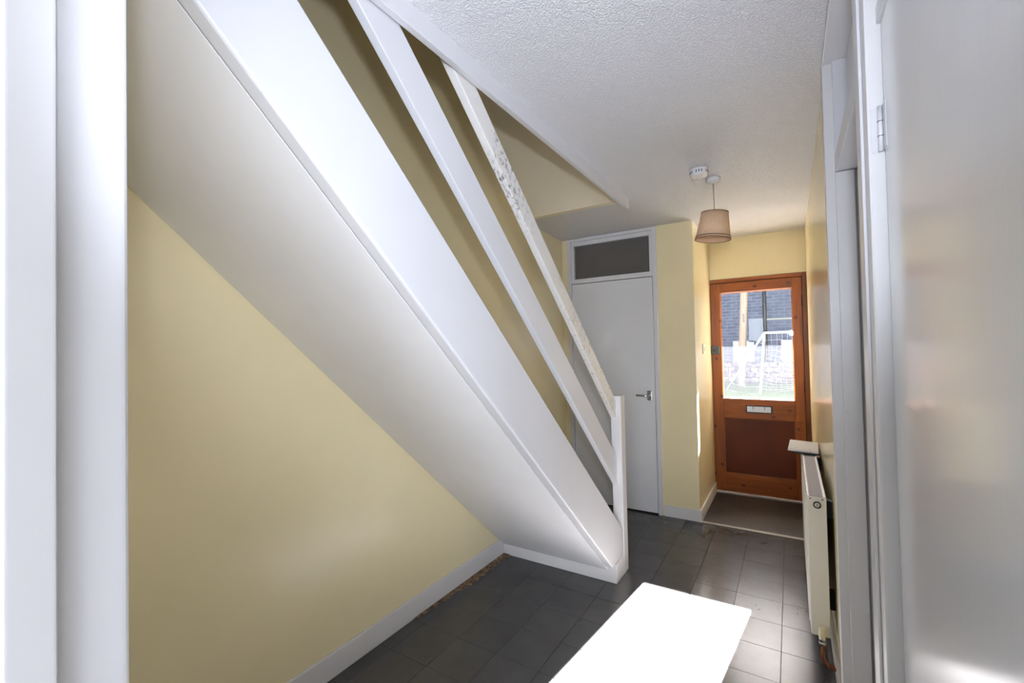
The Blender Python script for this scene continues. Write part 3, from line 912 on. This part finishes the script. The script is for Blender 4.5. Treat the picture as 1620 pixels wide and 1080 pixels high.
gd = box('garage_door', 'outdoor_white', -0.35, 2.2, BY - 0.06, BY, -0.05, 1.6, hs_)
for k in range(5):
    box('door_rib', 'outdoor_white', -0.35, 2.2, BY - 0.085, BY - 0.06, 0.2 + 0.3 * k, 0.26 + 0.3 * k, gd)
wf = box('window_frame', 'outdoor_white', -2.35, -1.45, BY - 0.05, BY + 0.01, 0.35, 1.6, hs_)
box('pane', 'out_glass', -2.15, -1.65, BY - 0.06, BY - 0.045, 0.5, 1.3, wf)

# low stone wall
sw = B()
random.seed(3)
for i in range(46):
    for j in range(4):
        x = -6 + i * 0.26 + (j % 2) * 0.12
        z = -0.05 + j * 0.2
        sw.box(x, x + 0.24 + random.random() * 0.02, 19.5 - random.random() * 0.05, 19.8, z, z + 0.19, 0.03, 1)
tag(sw.build('stone_wall', 'stone'), 'low purple grey stone wall behind the football goal', 'wall')

# timber pole
py_ = 17.6
tp = tag(empty('timber_pole', (-1.50, py_, -0.05)), 'pale round timber pole standing outside the front door', 'pole')
B().tube([(-1.50, py_, -0.05), (-1.43, py_, 1.3), (-1.33, py_, 3.2), (-1.22, py_, 6.5)], [0.128, 0.124, 0.12, 0.11], 18).build('shaft', 'pole', tp)
box('stay_plate', 'iron', -1.39, -1.33, py_ - 0.14, py_ - 0.1, 2.2, 2.5, tp)

# football goal with net
gy = 14.6
gl_ = tag(empty('football_goal', (0.6, gy, -0.05)), 'white football goal with a net on the lawn', 'goal')
def post(name, a, c_, r=0.035):
    return B().tube([a, c_], r, 12).build(name, 'outdoor_white', gl_)
tl_, tr_ = (-0.62, gy, 1.74), (2.1, gy, 1.74)
post('goal_post', (-0.76, gy - 0.1, -0.03), tl_)
post('goal_post', (2.2, gy - 0.1, -0.03), tr_)
post('crossbar', tl_, tr_)
post('stay', tl_, (-1.78, gy + 1.3, -0.03), 0.028)
post('stay', tr_, (-0.18 + 0.4, gy - 1.2, -0.03), 0.028)
net = B()
random.seed(5)
def npt(s, t):
    """net hung from the crossbar to the ground behind it"""
    x = -0.6 + 2.75 * s
    sag = 0.16 * math.sin(math.pi * min(1, s * 1.2)) * math.sin(math.pi * t)
    return Vector((x - 0.15 * t + 0.05 * math.sin(9 * s + 5 * t), gy + 1.2 * t + 0.3 * sag, 1.72 - 1.75 * t ** 0.8 - sag + 0.045 * math.sin(13 * s + 4 * t)))
for k in range(15):
    net.tube([npt(s / 24, k / 14) for s in range(25)], 0.0045, 4, False)
for k in range(23):
    net.tube([npt(k / 22, t / 12) for t in range(13)], 0.003, 4, False)
for k in range(9):
    t = k / 8
    a = Vector((-0.62 - 0.14 * t, gy - 0.1 * t, 1.70 - 1.72 * t))
    c_ = Vector((-0.62 - 1.16 * t, gy + 1.3 * t, 1.70 - 1.72 * t))
    net.tube([a, a.lerp(c_, 0.5) - Vector((0, 0, 0.05)), c_], 0.006, 4, False)
no = net.build('net', 'outdoor_white', gl_)
no['kind'] = 'stuff'
